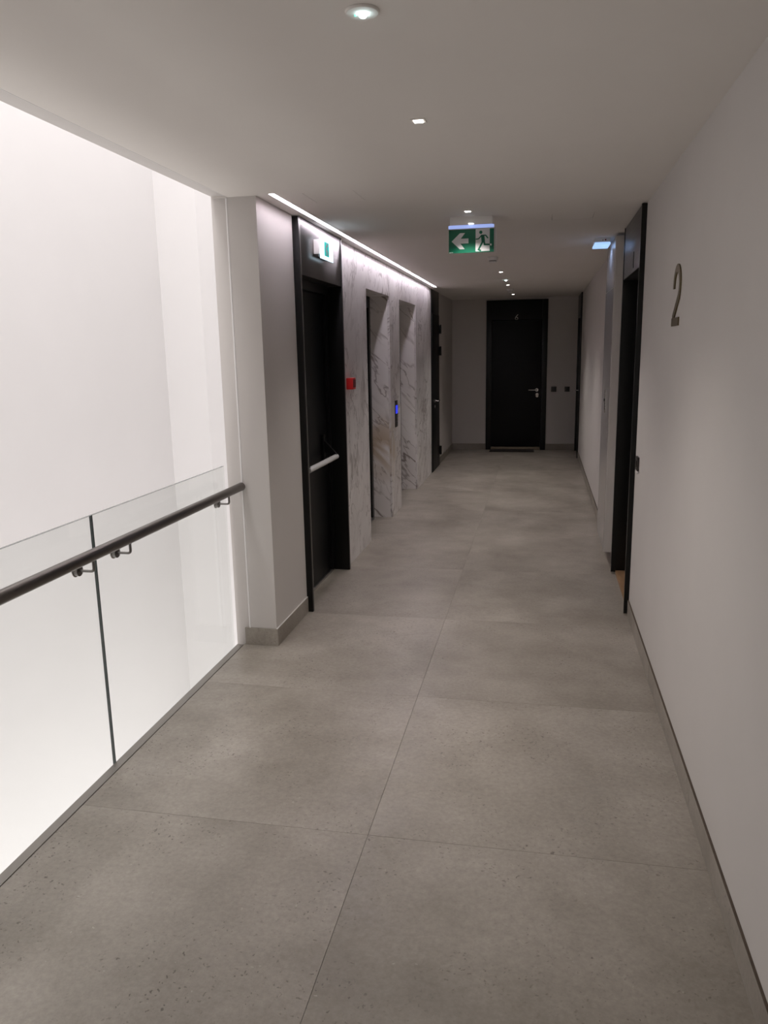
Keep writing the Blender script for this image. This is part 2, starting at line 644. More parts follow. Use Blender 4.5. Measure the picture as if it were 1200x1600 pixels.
# ------------------------------------------------------------------ FLOOR: slab + separate large tiles
floor = box('floor', 'grout', XK, WR + 0.3, Y0, D + 0.1, -0.30, -0.004, label='floor of large grey concrete-look tiles with thin joints', category='floor', **S)
TP, TY, XJ, G = 1.1572, 2.4292, -0.5758, 0.0005
rows = []
k = -5
while TY + k * TP < D:
    rows.append((max(Y0, TY + k * TP), min(D + 0.02, TY + (k + 1) * TP)))
    k += 1
cols = [(XK, XJ), (XJ, XR + 0.02)]
cache = {}
for (y0, y1) in rows:
    for (x0, x1) in cols:
        key = (round(x1 - x0, 3), round(y1 - y0, 3))
        if key not in cache:
            hx, hy = (x1 - x0) / 2 - G, (y1 - y0) / 2 - G
            mb = MB().box(-hx, hx, -hy, hy, -0.010, 0.0, 0.0004, 1)
            me = bpy.data.meshes.new('tile')
            mb.bm.to_mesh(me)
            mb.bm.free()
            me.materials.append(MAT['tile'])
            cache[key] = me
        t = bpy.data.objects.new('tile', cache[key])
        col.objects.link(t)
        t.parent = floor
        t.location = ((x0 + x1) / 2, (y0 + y1) / 2, 0)

# right wall recess behind door 2 needs floor too; deep slab covers it

# ------------------------------------------------------------------ CEILING (with a slot for the linear light)
SX0, SX1, SY0, SY1 = -1.425, -1.391, 4.118, 10.64
T = 0.28
HX0, HX1, HY0, HY1 = -1.250, -0.975, 4.15, 4.432     # access hatch beside the linear light
H2X0, H2X1, H2Y0, H2Y1 = 0.041, 0.30, 5.22, 5.47     # second hatch near the right wall
cm = MB()


def ceil_with_holes(mb, X0, X1, Ya, Yb, holes, z0, z1):
    xs = sorted({X0, X1, *[h[0] for h in holes], *[h[1] for h in holes]})
    ys = sorted({Ya, Yb, *[h[2] for h in holes], *[h[3] for h in holes]})
    for i in range(len(xs) - 1):
        run = None
        for j in range(len(ys) - 1):
            cx, cy = (xs[i] + xs[i + 1]) / 2, (ys[j] + ys[j + 1]) / 2
            hole = any(h[0] < cx < h[1] and h[2] < cy < h[3] for h in holes)
            if hole:
                if run:
                    mb.box(xs[i], xs[i + 1], run[0], run[1], z0, z1)
                run = None
            else:
                run = (run[0], ys[j + 1]) if run else (ys[j], ys[j + 1])
        if run:
            mb.box(xs[i], xs[i + 1], run[0], run[1], z0, z1)


holes = [(SX0, SX1, SY0, SY1), (HX0, HX1, HY0, HY1), (H2X0, H2X1, H2Y0, H2Y1)]
ceil_with_holes(cm, XE + 0.010, WR + 0.3, Y0, D + 0.1, holes, CZ, CZ + 0.02)
cm.box(XE + 0.0106, XE + 0.02, Y1 + 0.012, D + 0.1, CZ, CZ + 0.02)
cm.box(XE - 0.08, XE + 0.0106, Y1 + 0.0125, D + 0.1, CZ, CZ + 0.02)
cm.box(XE, WR + 0.3, Y0, D + 0.1, CZ + 0.02, CZ + T)

obj('ceiling', cm, 'ceiling', label='matt warm-white plaster ceiling of the corridor', category='ceiling', **S)
# lining round the opening to the atrium: under the slab edge and down the wall end
lm = MB().box(XO, XE, Y0, Y1 + 0.012, CZ + 0.010, CZ + T, 0.002)
t1 = obj('trim_1', lm, 'lining', label='white edge strip of the ceiling along the atrium opening', category='trim', **S)
obj('corner_bead', MB().prism([(XE - 0.0012, CZ + 0.0035), (XE + 0.0104, CZ - 0.0008), (XE + 0.0104, CZ + 0.0195), (XE - 0.0012, CZ + 0.0195)], (0, Y1 + 0.012, 0), (1, 0, 0), (0, 0, 1), Y1 + 0.012 - Y0), 'atrium', t1)  # brighter paint than the ceiling, to draw the atrium-lit edge line
lm = MB().box(XO, XE, Y1 + 0.018, Y1 + 0.08, -0.30, CZ + 0.012, 0.002)
t2 = obj('trim_2', lm, 'lining', label='white edge strip down the wall end beside the glass', category='trim', **S)

obj('corner_bead', MB().cyl((XE + 0.001, Y1 + 0.0125, HB), (XE + 0.001, Y1 + 0.0125, CZ - 0.004), 0.0065, n=20), 'atrium', t2)  # bead in brighter paint than the wall, draws its atrium-lit edge
for nm, (a, b_, c_, d_), lab in (('ceiling_hatch', holes[1], 'flush square access hatch in the ceiling beside the linear light'),
                                 ('ceiling_hatch', holes[2], 'flush square access hatch in the ceiling right of the hanging exit sign')):
    g = 0.0022
    t = thing(nm, ((a + b_) / 2, (c_ + d_) / 2, CZ), lab, 'access hatch')
    box('hatch_panel', 'ceiling', a + g, b_ - g, c_ + g, d_ - g, CZ + 0.0002, CZ + 0.016, t)

# ------------------------------------------------------------------ LEFT WALLS
ML = -2.0
# painted wall end
wp = [(XE, 4.752), (XE, Y1 + 0.018)] + [(XE + 0.010 - 0.010 * math.cos(k * PI / 12), Y1 + 0.018 - 0.010 * math.sin(k * PI / 12)) for k in range(1, 7)] + [(WL, Y1 + 0.008), (WL, 4.752)]
obj('wall_left', MB().prism(wp, (0, 0, HB + 0.001), (1, 0, 0), (0, 1, 0), CZ - HB - 0.001).box(XE - 0.002, WL - 0.01, Y1 + 0.02, 4.752, 0, HB + 0.001),
    'wall', label='pale painted wall end between the glass and the black stair door', category='wall', **S)
bb = MB().box(XE - 0.03, XL, Y1, Y1 + 0.014, 0.0, HB, 0.0008, 1)
o = obj('baseboard_left', bb, 'tile', label='grey tile skirting round the foot of the white wall end', category='skirting', **S)
obj('lit_ledge_strip', MB().box(WL - 0.001, XL - 0.0005, Y1 + 0.002, 4.752, HB + 0.0002, HB + 0.0028), 'plastic', o)  # added white strip: paints the bright line of light on the skirting ledge
obj('skirting_tile', MB().box(XL - 0.014, XL, Y1 + 0.0145, 4.752, 0.0, HB, 0.0008, 1), 'tile', o)

# marble: backing with slabs in front
Y5, N1a, N1b, N2a, N2b, YB0 = 5.818, 6.745, 7.790, 8.345, 9.465, 10.773
NZ = 2.228
bk = MB()
bk.box(ML, XL - 0.022, Y5, N1a - 0.021, 0, CZ)
bk.box(ML, XL - 0.022, N1b + 0.021, N2a - 0.021, 0, CZ)
bk.box(ML, XL - 0.022, N2b + 0.021, YB0, 0, CZ)
for a, b_ in ((N1a, N1b), (N2a, N2b)):
    bk.box(ML, XL - 0.022, a - 0.021, b_ + 0.021, NZ + 0.021, CZ)
    bk.box(ML, ML + 0.05, a - 0.021, b_ + 0.021, 0, NZ + 0.021)
mw = obj('wall_left', bk, 'black_deep', label='veined marble lift wall with two recessed lift openings', category='wall', **S)
e = 0.0004
for y0, y1, z0, z1 in ((Y5, N1a, 0, CZ), (N1b, N2a, 0, CZ), (N2b, YB0, 0, CZ), (N1a, N1b, NZ, CZ), (N2a, N2b, NZ, CZ)):
    obj('marble_slab', MB().box(XL - 0.02, XL, y0 + e, y1 - e, z0, z1 - e, 0.0006, 1), 'marble', mw)
for a, b_ in ((N1a, N1b), (N2a, N2b)):
    obj('marble_reveal', MB().box(NB, XL - 0.0205, b_, b_ + 0.02, 0, NZ, 0.0005, 1), 'marble_r', mw)
    obj('marble_reveal', MB().box(NB, XL - 0.0205, a - 0.02, a, 0, NZ, 0.0005, 1), 'marble_r', mw)
    obj('marble_soffit', MB().box(NB, XL - 0.0205, a + e, b_ - e, NZ, NZ + 0.02, 0.0005, 1), 'marble_r', mw)

# lifts: black frame and steel leaves at the back of each niche
for i, (a, b_, lab) in enumerate(((N1a, N1b, 'nearer lift doorway, black framed, recessed in the marble wall'),
                                  (N2a, N2b, 'farther lift doorway recessed in the marble wall beside the black service door'))):
    d = struct('door_%d' % (1 + i), (-1.75, (a + b_) / 2, 0), lab, 'lift door')
    obj('frame', MB().box(-1.81, NB - 0.0005, a - 0.015, a + 0.07, 0, NZ - 0.03, 0.002).box(-1.81, NB - 0.0005, b_ - 0.07, b_ + 0.015, 0, NZ - 0.03, 0.002)
        .box(-1.81, NB - 0.0005, a + 0.07, b_ - 0.07, NZ - 0.11, NZ - 0.03, 0.002).box(-1.81, NB - 0.0005, a - 0.015, b_ + 0.015, NZ - 0.029, NZ + 0.02), 'black_frame', d)
    m_ = (a + b_) / 2
    for s0, s1 in ((a + 0.071, m_ - 0.002), (m_ + 0.002, b_ - 0.071)):
        obj('door_leaf', MB().box(-1.80, -1.77, s0, s1, 0.006, NZ - 0.112, 0.001), 'lift_steel', d)
    obj('threshold', MB().box(-1.805, NB + 0.03, a + 0.071, b_ - 0.071, 0.0005, 0.0055, 0.001), 'alu', d)

# painted wall beyond the service door
YB1 = 11.585
obj('wall_left', MB().box(ML, WL, YB1, D + 0.1, HB + 0.001, CZ).box(ML, WL - 0.012, YB1, D + 0.1, 0, HB + 0.001), 'wall',
    label='painted wall between the black service door and the far corner', category='wall', **S)
obj('baseboard_left', MB().box(XL - 0.014, XL, YB1 + 0.012, D, 0, HB, 0.0008, 1), 'tile', label='tile skirting between the service door and the far left corner', category='skirting', **S)

# ------------------------------------------------------------------ RIGHT WALL
DA, DB = 4.985, 5.975     # door in right wall
DC, DD_ = 12.42, 13.40
XT = WR + 0.3
wm = MB()
for a, b_ in ((Y0, DA), (DB, DC), (DD_, D + 0.1)):
    wm.box(WR, XT, a, b_, HB + 0.001, CZ)
    wm.box(WR + 0.012, XT, a, b_, 0, HB + 0.001)
obj('wall_right', wm, 'wall', label='long pale painted wall on the right with a large brass number', category='wall', **S)
br = None
y = Y0
segs = []
while y < DA - 0.01:
    segs.append((y, min(DA - 0.003, y + TP)))
    y += TP
y = 6.98
segs2 = []
while y < DC - 0.01:
    segs2.append((y, min(DC - 0.003, y + TP)))
    y += TP
root = struct('baseboard_right', (XR, 0, 0), 'low tile skirting along the foot of the right wall', 'skirting')
for a, b_ in segs + [(DB + 0.02, 6.18)] + segs2:
    obj('skirting_tile', MB().box(XR, WR + 0.006, a + 0.0008, b_ - 0.0008, 0, HB - 0.003, 0.0008, 1), 'tile', root)
    obj('skirting_edge', MB().box(XR + 0.0008, WR + 0.006, a + 0.0008, b_ - 0.0008, HB - 0.003, HB + 0.0006), 'gap', root)

# far wall
fx0, fx1, fz = -0.925, 0.082, 2.488
fm = MB().box(ML, fx0, D, D + 0.3, 0, CZ).box(fx1, XT, D, D + 0.3, 0, CZ).box(fx0, fx1, D, D + 0.3, fz, CZ).box(fx0, fx1, D + 0.1, D + 0.3, 0, fz)
obj('wall_far', fm, 'wall', label='dim end wall of the corridor around the black door', category='wall', **S)
root = struct('baseboard_far', (0, D, 0), 'tile skirting along the end wall', 'skirting')
obj('skirting_tile', MB().box(XL, fx0 - 0.002, D - 0.010, D, 0, HB, 0.0008, 1), 'tile', root)
obj('skirting_tile', MB().box(fx1 + 0.002, XR, D - 0.010, D, 0, HB, 0.0008, 1), 'tile', root)
# wall behind the camera
box('wall_near', 'wall', ML - 2.4, XT, Y0 - 0.2, Y0, -4.2, 7.2, **S)

# ------------------------------------------------------------------ ATRIUM
AX, AY, ZB, ZT = -4.20, 8.35, -4.2, 7.2
box('wall_atrium', 'atrium', AX - 0.2, AX, Y0, AY + 1.5, ZB, ZT, label='tall bright white atrium wall beyond the glass balustrade', category='wall', **S)
em = MB().box(AX, -3.72, AY, AY + 0.2, ZB, ZT)
em.prism([(-3.72, AY), (-3.60, AY + 0.16), (-3.60, AY + 0.4), (-3.72, AY + 0.4)], (0, 0, ZB), (1, 0, 0), (0, 1, 0), ZT - ZB)
em.box(-3.60, ML, AY + 0.16, AY + 0.4, ZB, ZT)
obj('wall_atrium_end', em, 'atrium', label='white end wall of the atrium seen left of the wall end', category='wall', **S)
box('wall_atrium_inner', 'atrium', ML - 0.03, ML, 4.80, AY + 0.2, ZB, ZT, **S)
obj('wall_atrium_return', MB().box(ML, XO, 4.80, 4.817, ZB, ZT).box(XO, XO + 0.018, Y1 + 0.085, 4.817, ZB, ZT), 'atrium', **S)
box('wall_upper', 'atrium', XO - 0.01, XO + 0.2, Y0, 4.8, CZ + T, ZT, **S)
box('wall_lower', 'atrium', XO - 0.01, XO + 0.2, Y0, 4.8, ZB, -0.305, **S)
box('floor_atrium', 'atrium', AX, XO, Y0, AY + 0.4, ZB - 0.2, ZB, **S)
box('ceiling_atrium', 'atrium', AX - 0.2, XO + 0.2, Y0, AY + 0.4, ZT, ZT + 0.2, **S)

# ------------------------------------------------------------------ BALUSTRADE
obj('trim_3', MB().box(XG - 0.0005, XK - 0.0022, Y0, Y1 - 0.006, -0.30, 0.002, 0.0012).box(XG - 0.06, XG - 0.019, Y0, Y1 - 0.006, -0.30, -0.20, 0.0012), 'channel', label='metal edge strip between the tiles and the glass', category='trim', **S)
GT, GTH = 1.080, 0.0125
JY = 2.7447
for a, b_, lab in ((Y0 + 0.02, JY - 0.003, 'clear glass balustrade pane nearest the viewer, left of the dark joint'),
                   (JY + 0.003, 4.085, 'clear glass balustrade pane between the dark joint and the white wall end')):
    g = thing('glass_pane', (XG - GTH / 2, (a + b_) / 2, -0.2), lab, 'glass panel', 'glass balustrade panes')
    # the pane: two real faces (front, back) closed by polished edges
    obj('pane', MB().box(XG - GTH, XG - 0.0006, a, b_, -0.25, GT - 0.0012), 'glass', g)
    obj('top_edge', MB().box(XG - GTH, XG - 0.0006, a, b_, GT - 0.001, GT, 0.0003, 1), 'gtop', g)
    if b_ < 3:
        obj('side_edge', MB().box(XG - GTH, XG - 0.0006, b_ + 0.0002, b_ + 0.0022, -0.25, GT, 0.0003, 1), 'gedge', g)
    else:
        obj('side_edge', MB().box(XG - GTH, XG - 0.0006, a - 0.0022, a - 0.0002, -0.25, GT, 0.0003, 1), 'gedge', g)

RX, RZ, RR = -1.667, 0.958, 0.0235
hr = thing('handrail', (RX, 1.0, RZ), 'round dark steel handrail on brackets along the inside of the glass', 'handrail')
obj('rail', MB().cyl((RX, Y0 + 0.05, RZ), (RX, Y1 - 0.004, RZ), RR, n=48, bev=0.003), 'rail', hr)
for by in (1.55, 1.1, 0.2, 2.595, 2.871, 3.935)[0:1] + (2.595, 2.871, 3.935):
    bz = 0.893
    b1 = obj('bracket', MB().cyl((XG + 0.0002, by, bz), (XG + 0.022, by, bz), 0.0215, n=32, bev=0.0012), 'bracket', hr)
    pts = [(XG + 0.02, by, bz), (RX - 0.012, by, bz)]
    for k in range(1, 7):
        a = PI / 2 * k / 6
        pts.append((RX - 0.012 + 0.012 * math.sin(a), by, bz + 0.012 * (1 - math.cos(a))))
    pts.append((RX, by, RZ - RR + 0.002))
    obj('bracket_arm', MB().path(pts, 0.0055), 'bracket', b1)
    obj('glass_washer', MB().cyl((XG + 0.00005, by, bz), (XG + 0.004, by, bz), 0.0255, n=32), 'steel', b1)

# ------------------------------------------------------------------ DOOR A: stair door in the left wall
XF = XL + 0.030          # frame stands proud
FY0, FY1 = 4.758, 5.815
dA = struct('door_3', (XL, (FY0 + FY1) / 2, 0), 'tall black stair door with a white push bar and lit sign above', 'door')
LX = -1.600              # leaf face
OZ = 2.172
jm = MB().box(LX - 0.05, XF, FY0, FY0 + 0.028, 0.0, CZ - 0.006, 0.0015)
obj('jamb', jm, 'black_frame', dA)
obj('jamb', MB().box(LX - 0.05, XF, FY1 - 0.028, FY1, 0.0, CZ - 0.006, 0.0015), 'black_frame', dA)
obj('jamb_edge', MB().box(XF - 0.001, XF + 0.0015, FY0 + 0.022, FY0 + 0.0275, 0.0, CZ - 0.007), 'alu', dA)
obj('top_edge', MB().box(LX, XF, FY0, FY1, CZ - 0.0055, CZ - 0.0005), 'alu', dA)
obj('transom_panel', MB().box(LX - 0.05, XF - 0.004, FY0 + 0.0285, FY1 - 0.0285, OZ, CZ - 0.0065, 0.001), 'satin', dA, label='glossy dark steel panel above the door')
obj('stop', MB().box(LX - 0.05, LX + 0.035, FY0 + 0.0285, FY1 - 0.0285, OZ - 0.06, OZ - 0.0005, 0.001)
    .box(LX - 0.05, LX + 0.02, FY1 - 0.09, FY1 - 0.0285, 0.02, OZ - 0.061, 0.001), 'black', dA)
lf = obj('door_leaf', MB().box(LX - 0.045, LX, FY0 + 0.03, FY1 - 0.092, 0.022, OZ - 0.062, 0.002), 'black', dA)
obj('threshold', MB().box(LX - 0.05, LX + 0.012, FY0 + 0.0285, FY1 - 0.0285, 0.0005, 0.02, 0.002), 'alu', dA)
pb = obj('push_bar', MB().cyl((-1.494, 4.868, 0.936), (-1.494, 5.60, 0.934), 0.019, n=32, bev=0.002), 'pbar', dA, label='pale grey round push bar')
for yy in (4.885, 5.585):
    obj('bar_arm', MB().prism([(-1.494 - 0.012, 0.922), (-1.494 + 0.010, 0.922), (-1.494 + 0.010, 0.952), (LX + 0.004, 1.075), (LX + 0.004, 0.985)], (0, yy + 0.012, 0), (1, 0, 0), (0, 0, 1), 0.024)
        .box(LX + 0.0005, LX + 0.022, yy - 0.022, yy + 0.022, 0.90, 1.10, 0.004), 'black', pb)
box('wall_left', 'black_deep', -1.735, LX - 0.051, 4.753, Y5, 0, CZ, label='wall behind the stair door', category='wall', **S)

# ------------------------------------------------------------------ DOOR B: service door after the marble
XFB = XL + 0.006
dB = struct('door_4', (XL, (YB0 + YB1) / 2, 0), 'full-height black service door after the marble wall', 'door')
obj('jamb', MB().box(XL - 0.12, XFB, YB0 + 0.001, YB0 + 0.05, 0, CZ - 0.004, 0.0015), 'black_frame', dB)
obj('jamb', MB().box(XL - 0.12, XFB, YB1 - 0.05, YB1 - 0.001, 0, CZ - 0.004, 0.0015), 'black_frame', dB)
obj('transom_panel', MB().box(XL - 0.12, XFB, YB0 + 0.0505, YB1 - 0.0505, 2.19, CZ - 0.004, 0.0015), 'black_frame', dB)
lf = obj('door_leaf', MB().box(XL - 0.05, XFB + 0.008, YB0 + 0.03, YB1 - 0.03, 0.006, 2.187, 0.002), 'black', dB)
hd = obj('door_handle', MB().cyl((XFB + 0.008, 11.02, 0.995), (XFB + 0.016, 11.02, 0.995), 0.027, n=28, bev=0.001)
         .path([(XFB + 0.016, 11.02, 0.995), (XFB + 0.055, 11.02, 0.995), (XFB + 0.062, 11.03, 0.995), (XFB + 0.062, 11.15, 0.995)], 0.009), 'chrome', lf)
obj('lock_plate', MB().cyl((XFB + 0.008, 11.02, 0.915), (XFB + 0.015, 11.02, 0.915), 0.024, n=28, bev=0.001), 'chrome', lf)
for z0, z1 in ((1.93, 2.06), (1.62, 1.75), (0.16, 0.29)):
    obj('hinge', MB().cyl((XFB + 0.022, YB1 - 0.012, z0), (XFB + 0.022, YB1 - 0.012, z1), 0.016, n=20, bev=0.002)
        .box(XFB, XFB + 0.022, YB1 - 0.026, YB1 + 0.0, z0 + 0.005, z1 - 0.005), 'black_frame', dB)
box('wall_left', 'black_deep', ML, XL - 0.125, YB0, YB1, 0, CZ, label='wall behind the black service door', category='wall', **S)

# ------------------------------------------------------------------ DOOR 2 in the right wall
XQ = WR - 0.030
dR = struct('door_5', (WR, (DA + DB) / 2, 0), 'recessed black doorway with dark steel top panel in the right wall', 'door')
tz = 2.160
obj('jamb', MB().box(XQ, WR + 0.20, DA - 0.006, DA + 0.022, 0.012, CZ - 0.004, 0.0015), 'black_frame', dR)
obj('jamb', MB().box(XQ, WR + 0.20, DB - 0.022, DB + 0.006, 0.012, CZ - 0.004, 0.0015), 'black_frame', dR)
tp = obj('transom_panel', MB().box(XQ + 0.004, WR + 0.20, DA + 0.0225, DB - 0.0225, tz, CZ - 0.006, 0.001), 'satin_r', dR, label='satin dark steel panel above the opening')
obj('door_number', MB().stroke([(5.37, 2.262), (5.345, 2.282), (5.345, 2.185)], 0.016, (XQ + 0.0045, 0, 0), (0, 1, 0), (0, 0, 1), 0.003)
    .box(XQ + 0.001, XQ + 0.0043, 5.337, 5.353, 2.185, 2.285), 'numdark', tp)
obj('door_leaf', MB().box(WR + 0.155, WR + 0.195, DA + 0.024, DB - 0.024, 0.030, tz - 0.002, 0.002), 'black', dR)
obj('sill', MB().box(XR + 0.010, WR + 0.20, DA + 0.0225, DB - 0.0225, 0.0005, 0.026, 0.002), 'wood', dR, label='light oak threshold board')
box('wall_right', 'black_deep', WR + 0.201, XT + 0.05, DA - 0.01, DB + 0.01, 0, CZ, label='wall closing the black doorway recess', category='wall', **S)

# ------------------------------------------------------------------ DOOR at the far end of the right wall
dE = struct('door_6', (WR, (DC + DD_) / 2, 0), 'black door seen edge-on at the far end of the right wall', 'door')
obj('jamb', MB().box(WR - 0.02, WR + 0.12, DC + 0.001, DC + 0.05, 0, CZ - 0.004, 0.0015), 'black_frame', dE)
obj('jamb', MB().box(WR - 0.02, WR + 0.12, DD_ - 0.05, DD_ - 0.001, 0, CZ - 0.004, 0.0015), 'black_frame', dE)
obj('transom_panel', MB().box(WR - 0.018, WR + 0.12, DC + 0.0505, DD_ - 0.0505, 2.16, CZ - 0.004, 0.0015), 'black_frame', dE)
lf = obj('door_leaf', MB().box(WR + 0.02, WR + 0.06, DC + 0.051, DD_ - 0.051, 0.005, 2.159, 0.001), 'black', dE)
obj('door_handle', MB().cyl((WR + 0.012, DD_ - 0.14, 1.01), (WR + 0.02, DD_ - 0.14, 1.01), 0.025, bev=0.001)
    .path([(WR + 0.014, DD_ - 0.14, 1.01), (WR - 0.03, DD_ - 0.14, 1.01), (WR - 0.03, DD_ - 0.26, 1.01)], 0.008), 'chrome', lf)
box('wall_right', 'black_deep', WR + 0.121, XT, DC, DD_, 0, CZ, label='wall closing the far right doorway', category='wall', **S)

# ------------------------------------------------------------------ FAR DOOR with number 6
dF = struct('door_7', ((fx0 + fx1) / 2, D, 0), 'black apartment door numbered 6 in the end wall', 'door')
fy = D - 0.022
obj('jamb', MB().box(fx0, fx0 + 0.09, fy, D + 0.08, 0, fz - 0.001, 0.002), 'black_frame', dF)
obj('jamb', MB().box(fx1 - 0.09, fx1, fy, D + 0.08, 0, fz - 0.001, 0.002), 'black_frame', dF)
tp = obj('transom_panel', MB().box(fx0 + 0.0905, fx1 - 0.0905, fy + 0.002, D + 0.08, 2.165, fz - 0.001, 0.002), 'black', dF)
lf = obj('door_leaf', MB().box(fx0 + 0.092, fx1 - 0.092, D - 0.004, D + 0.04, 0.055, 2.160, 0.002), 'black', dF)
obj('sill', MB().box(fx0 + 0.091, fx1 - 0.091, D - 0.06, D + 0.06, 0.0, 0.048, 0.003), 'wooddull', dF, label='dull wooden threshold board')
pts = [(-0.405, 2.249), (-0.425, 2.232), (-0.442, 2.210)]
for k in range(0, 17):
    a = math.radians(150 + k * 22.5)
    pts.append((-0.430 + 0.021 * math.cos(a) + 0.0, 2.187 + 0.021 * math.sin(a)))
obj('door_number', MB().stroke(pts, 0.0085, (0, fy + 0.0018, 0), (1, 0, 0), (0, 0, 1), 0.003), 'number', tp)
hx, hz = -0.078, 1.012
obj('door_handle', MB().cyl((hx, D - 0.004, hz), (hx, D - 0.013, hz), 0.027, n=28, bev=0.001)
    .path([(hx, D - 0.012, hz), (hx, D - 0.05, hz), (hx - 0.012, D - 0.06, hz), (hx - 0.135, D - 0.06, hz)], 0.0085), 'chrome', lf)
obj('lock_plate', MB().cyl((hx + 0.008, D - 0.004, hz - 0.078), (hx + 0.008, D - 0.013, hz - 0.078), 0.026, n=28, bev=0.001)
    .cyl((hx + 0.008, D - 0.004, hz - 0.098), (hx + 0.008, D - 0.013, hz - 0.098), 0.024, n=28, bev=0.001)
    .cyl((hx + 0.008, D - 0.012, hz - 0.085), (hx + 0.008, D - 0.02, hz - 0.085), 0.010, n=20, bev=0.001), 'steel', lf)

# ------------------------------------------------------------------ RISER CUPBOARD on the right wall
cx, cy0, cy1 = 0.511, 6.184, 6.975
cb = thing('riser_cupboard', (WR, (cy0 + cy1) / 2, HB), 'white full-height service cupboard boxed out from the right wall past the black doorway', 'cupboard')
obj('casing', MB().box(cx + 0.002, WR - 0.0005, cy0, cy1, HB + 0.002, CZ - 0.022, 0.0015), 'wall', cb)
obj('upper_panel', MB().box(cx, cx + 0.0018, cy0 + 0.03, cy1 - 0.03, 2.136, CZ - 0.024), 'door_lac', cb)
cdr = obj('cupboard_door', MB().box(cx - 0.002, cx + 0.0018, cy0 + 0.03, cy1 - 0.03, HB + 0.004, 2.130, 0.0008, 1), 'door_lac', cb, label='glossy pale door of the cupboard')
obj('handle_plate', MB().box(cx - 0.008, cx - 0.0021, 6.52, 6.585, 1.18, 1.36, 0.002), 'steel', cdr)
obj('lock', MB().box(cx - 0.011, cx - 0.0081, 6.540, 6.566, 1.20, 1.255, 0.001).cyl((cx - 0.0081, 6.553, 1.28), (cx - 0.016, 6.553, 1.28), 0.011, bev=0.001), 'dkplastic', cdr)

# ------------------------------------------------------------------ LINEAR CEILING LIGHT
ll = thing('linear_ceiling_light', ((SX0 + SX1) / 2, (SY0 + SY1) / 2, CZ), 'long thin recessed line of white light along the ceiling edge by the marble', 'light')
obj('diffuser', MB().box(SX0 + 0.0012, SX1 - 0.0012, SY0 + 0.001, SY1 - 0.001, CZ + 0.009, CZ + 0.015), 'strip_e', ll)
obj('profile', MB().box(SX0 + 0.0001, SX0 + 0.0011, SY0, SY1, CZ - 0.0004, CZ + 0.018).box(SX1 - 0.0011, SX1 - 0.0001, SY0, SY1, CZ - 0.0004, CZ + 0.018), 'plastic', ll)


# ------------------------------------------------------------------ SQUARE SPOTLIGHTS
def add_spot(name, parent, dz, energy, size, blend, color, rad=0.02):
    l = bpy.data.lights.new(name, 'SPOT')
    l.energy = energy
    l.spot_size = math.radians(size)
    l.spot_blend = blend
    l.color = color
    l.shadow_soft_size = rad
    o = bpy.data.objects.new(name, l)
    col.objects.link(o)
    o.parent = parent
    o.location = (0, 0, dz)
    return o


sx = -0.458
spots = [(3.012, 'square recessed ceiling spotlight nearest the viewer, the lit one above the two-tile crossing'),
         (4.952, 'square recessed ceiling spotlight just in front of the hanging exit sign'),
         (6.89, 'square recessed ceiling spotlight hidden right behind the hanging exit sign'),
         (8.85, 'small bright ceiling spotlight just beyond the nearer smoke detector'),
         (10.65, 'small bright ceiling spotlight just beyond the far bluish emergency lamp'),
         (12.50, 'farthest ceiling spotlight, last lamp before the end door')]
first = None
for i, (yy, lab) in enumerate(spots):
    if first is None:
        t = thing('ceiling_spotlight', (sx, yy, CZ), lab, 'spotlight', 'square ceiling spotlights')
        h, q = 0.026, 0.0165
        trim = MB().box(sx - h, sx - q, yy - h, yy + h, CZ - 0.0025, CZ + 0.0).box(sx + q, sx + h, yy - h, yy + h, CZ - 0.0025, CZ + 0.0)
        trim.box(sx - q, sx + q, yy - h, yy - q, CZ - 0.0025, CZ).box(sx - q, sx + q, yy + q, yy + h, CZ - 0.0025, CZ)
        obj('trim_ring', trim, 'ceiling', t)
        obj('lens', MB().box(sx - q, sx + q, yy - q, yy + q, CZ - 0.0042, CZ - 0.0002), 'spot_e', t)
        add_spot('spot_light', t, -0.006, SPOT_W, 110, 1.0, (1.0, 0.93, 0.87))
        first = t
    else:
        t = copy_tree(first)
        t.location = (sx, yy, CZ)
        t['label'] = lab
        if i == 5:                       # the last lamp before the end door burns much weaker
            for ch in t.children:
                if ch.type == 'LIGHT':
                    ch.data = ch.data.copy()
                    ch.data.energy = SPOT_W * 0.42
                    ch.data.spot_size = math.radians(64)

# round emergency downlights
for yy, lab in ((2.06, 'round emergency ceiling lamp with a bright bluish-white lens, at the top edge of the photo'),
                (9.84, 'small bluish round emergency ceiling lamp far down the corridor between two spotlights')):
    xx = -0.450
    t = thing('emergency_downlight', (xx, yy, CZ), lab, 'emergency light', 'round emergency ceiling lamps')
    obj('housing', MB().cyl((xx, yy, CZ), (xx, yy, CZ - 0.006), 0.043, 0.040, n=48, bev=0.001), 'ceiling', t)
    obj('lens', MB().ball((xx + 0.002, yy, CZ - 0.008), 0.011, 0.8), 'emerg_e', t)
    obj('indicator', MB().cyl((xx - 0.018, yy + 0.004, CZ - 0.006), (xx - 0.018, yy + 0.004, CZ - 0.0085), 0.0028, n=16), 'led_g', t)
    add_spot('emergency_beam', t, -0.022, EMERG_W * 5, 120, 0.8, (0.70, 0.90, 1.0), 0.008)

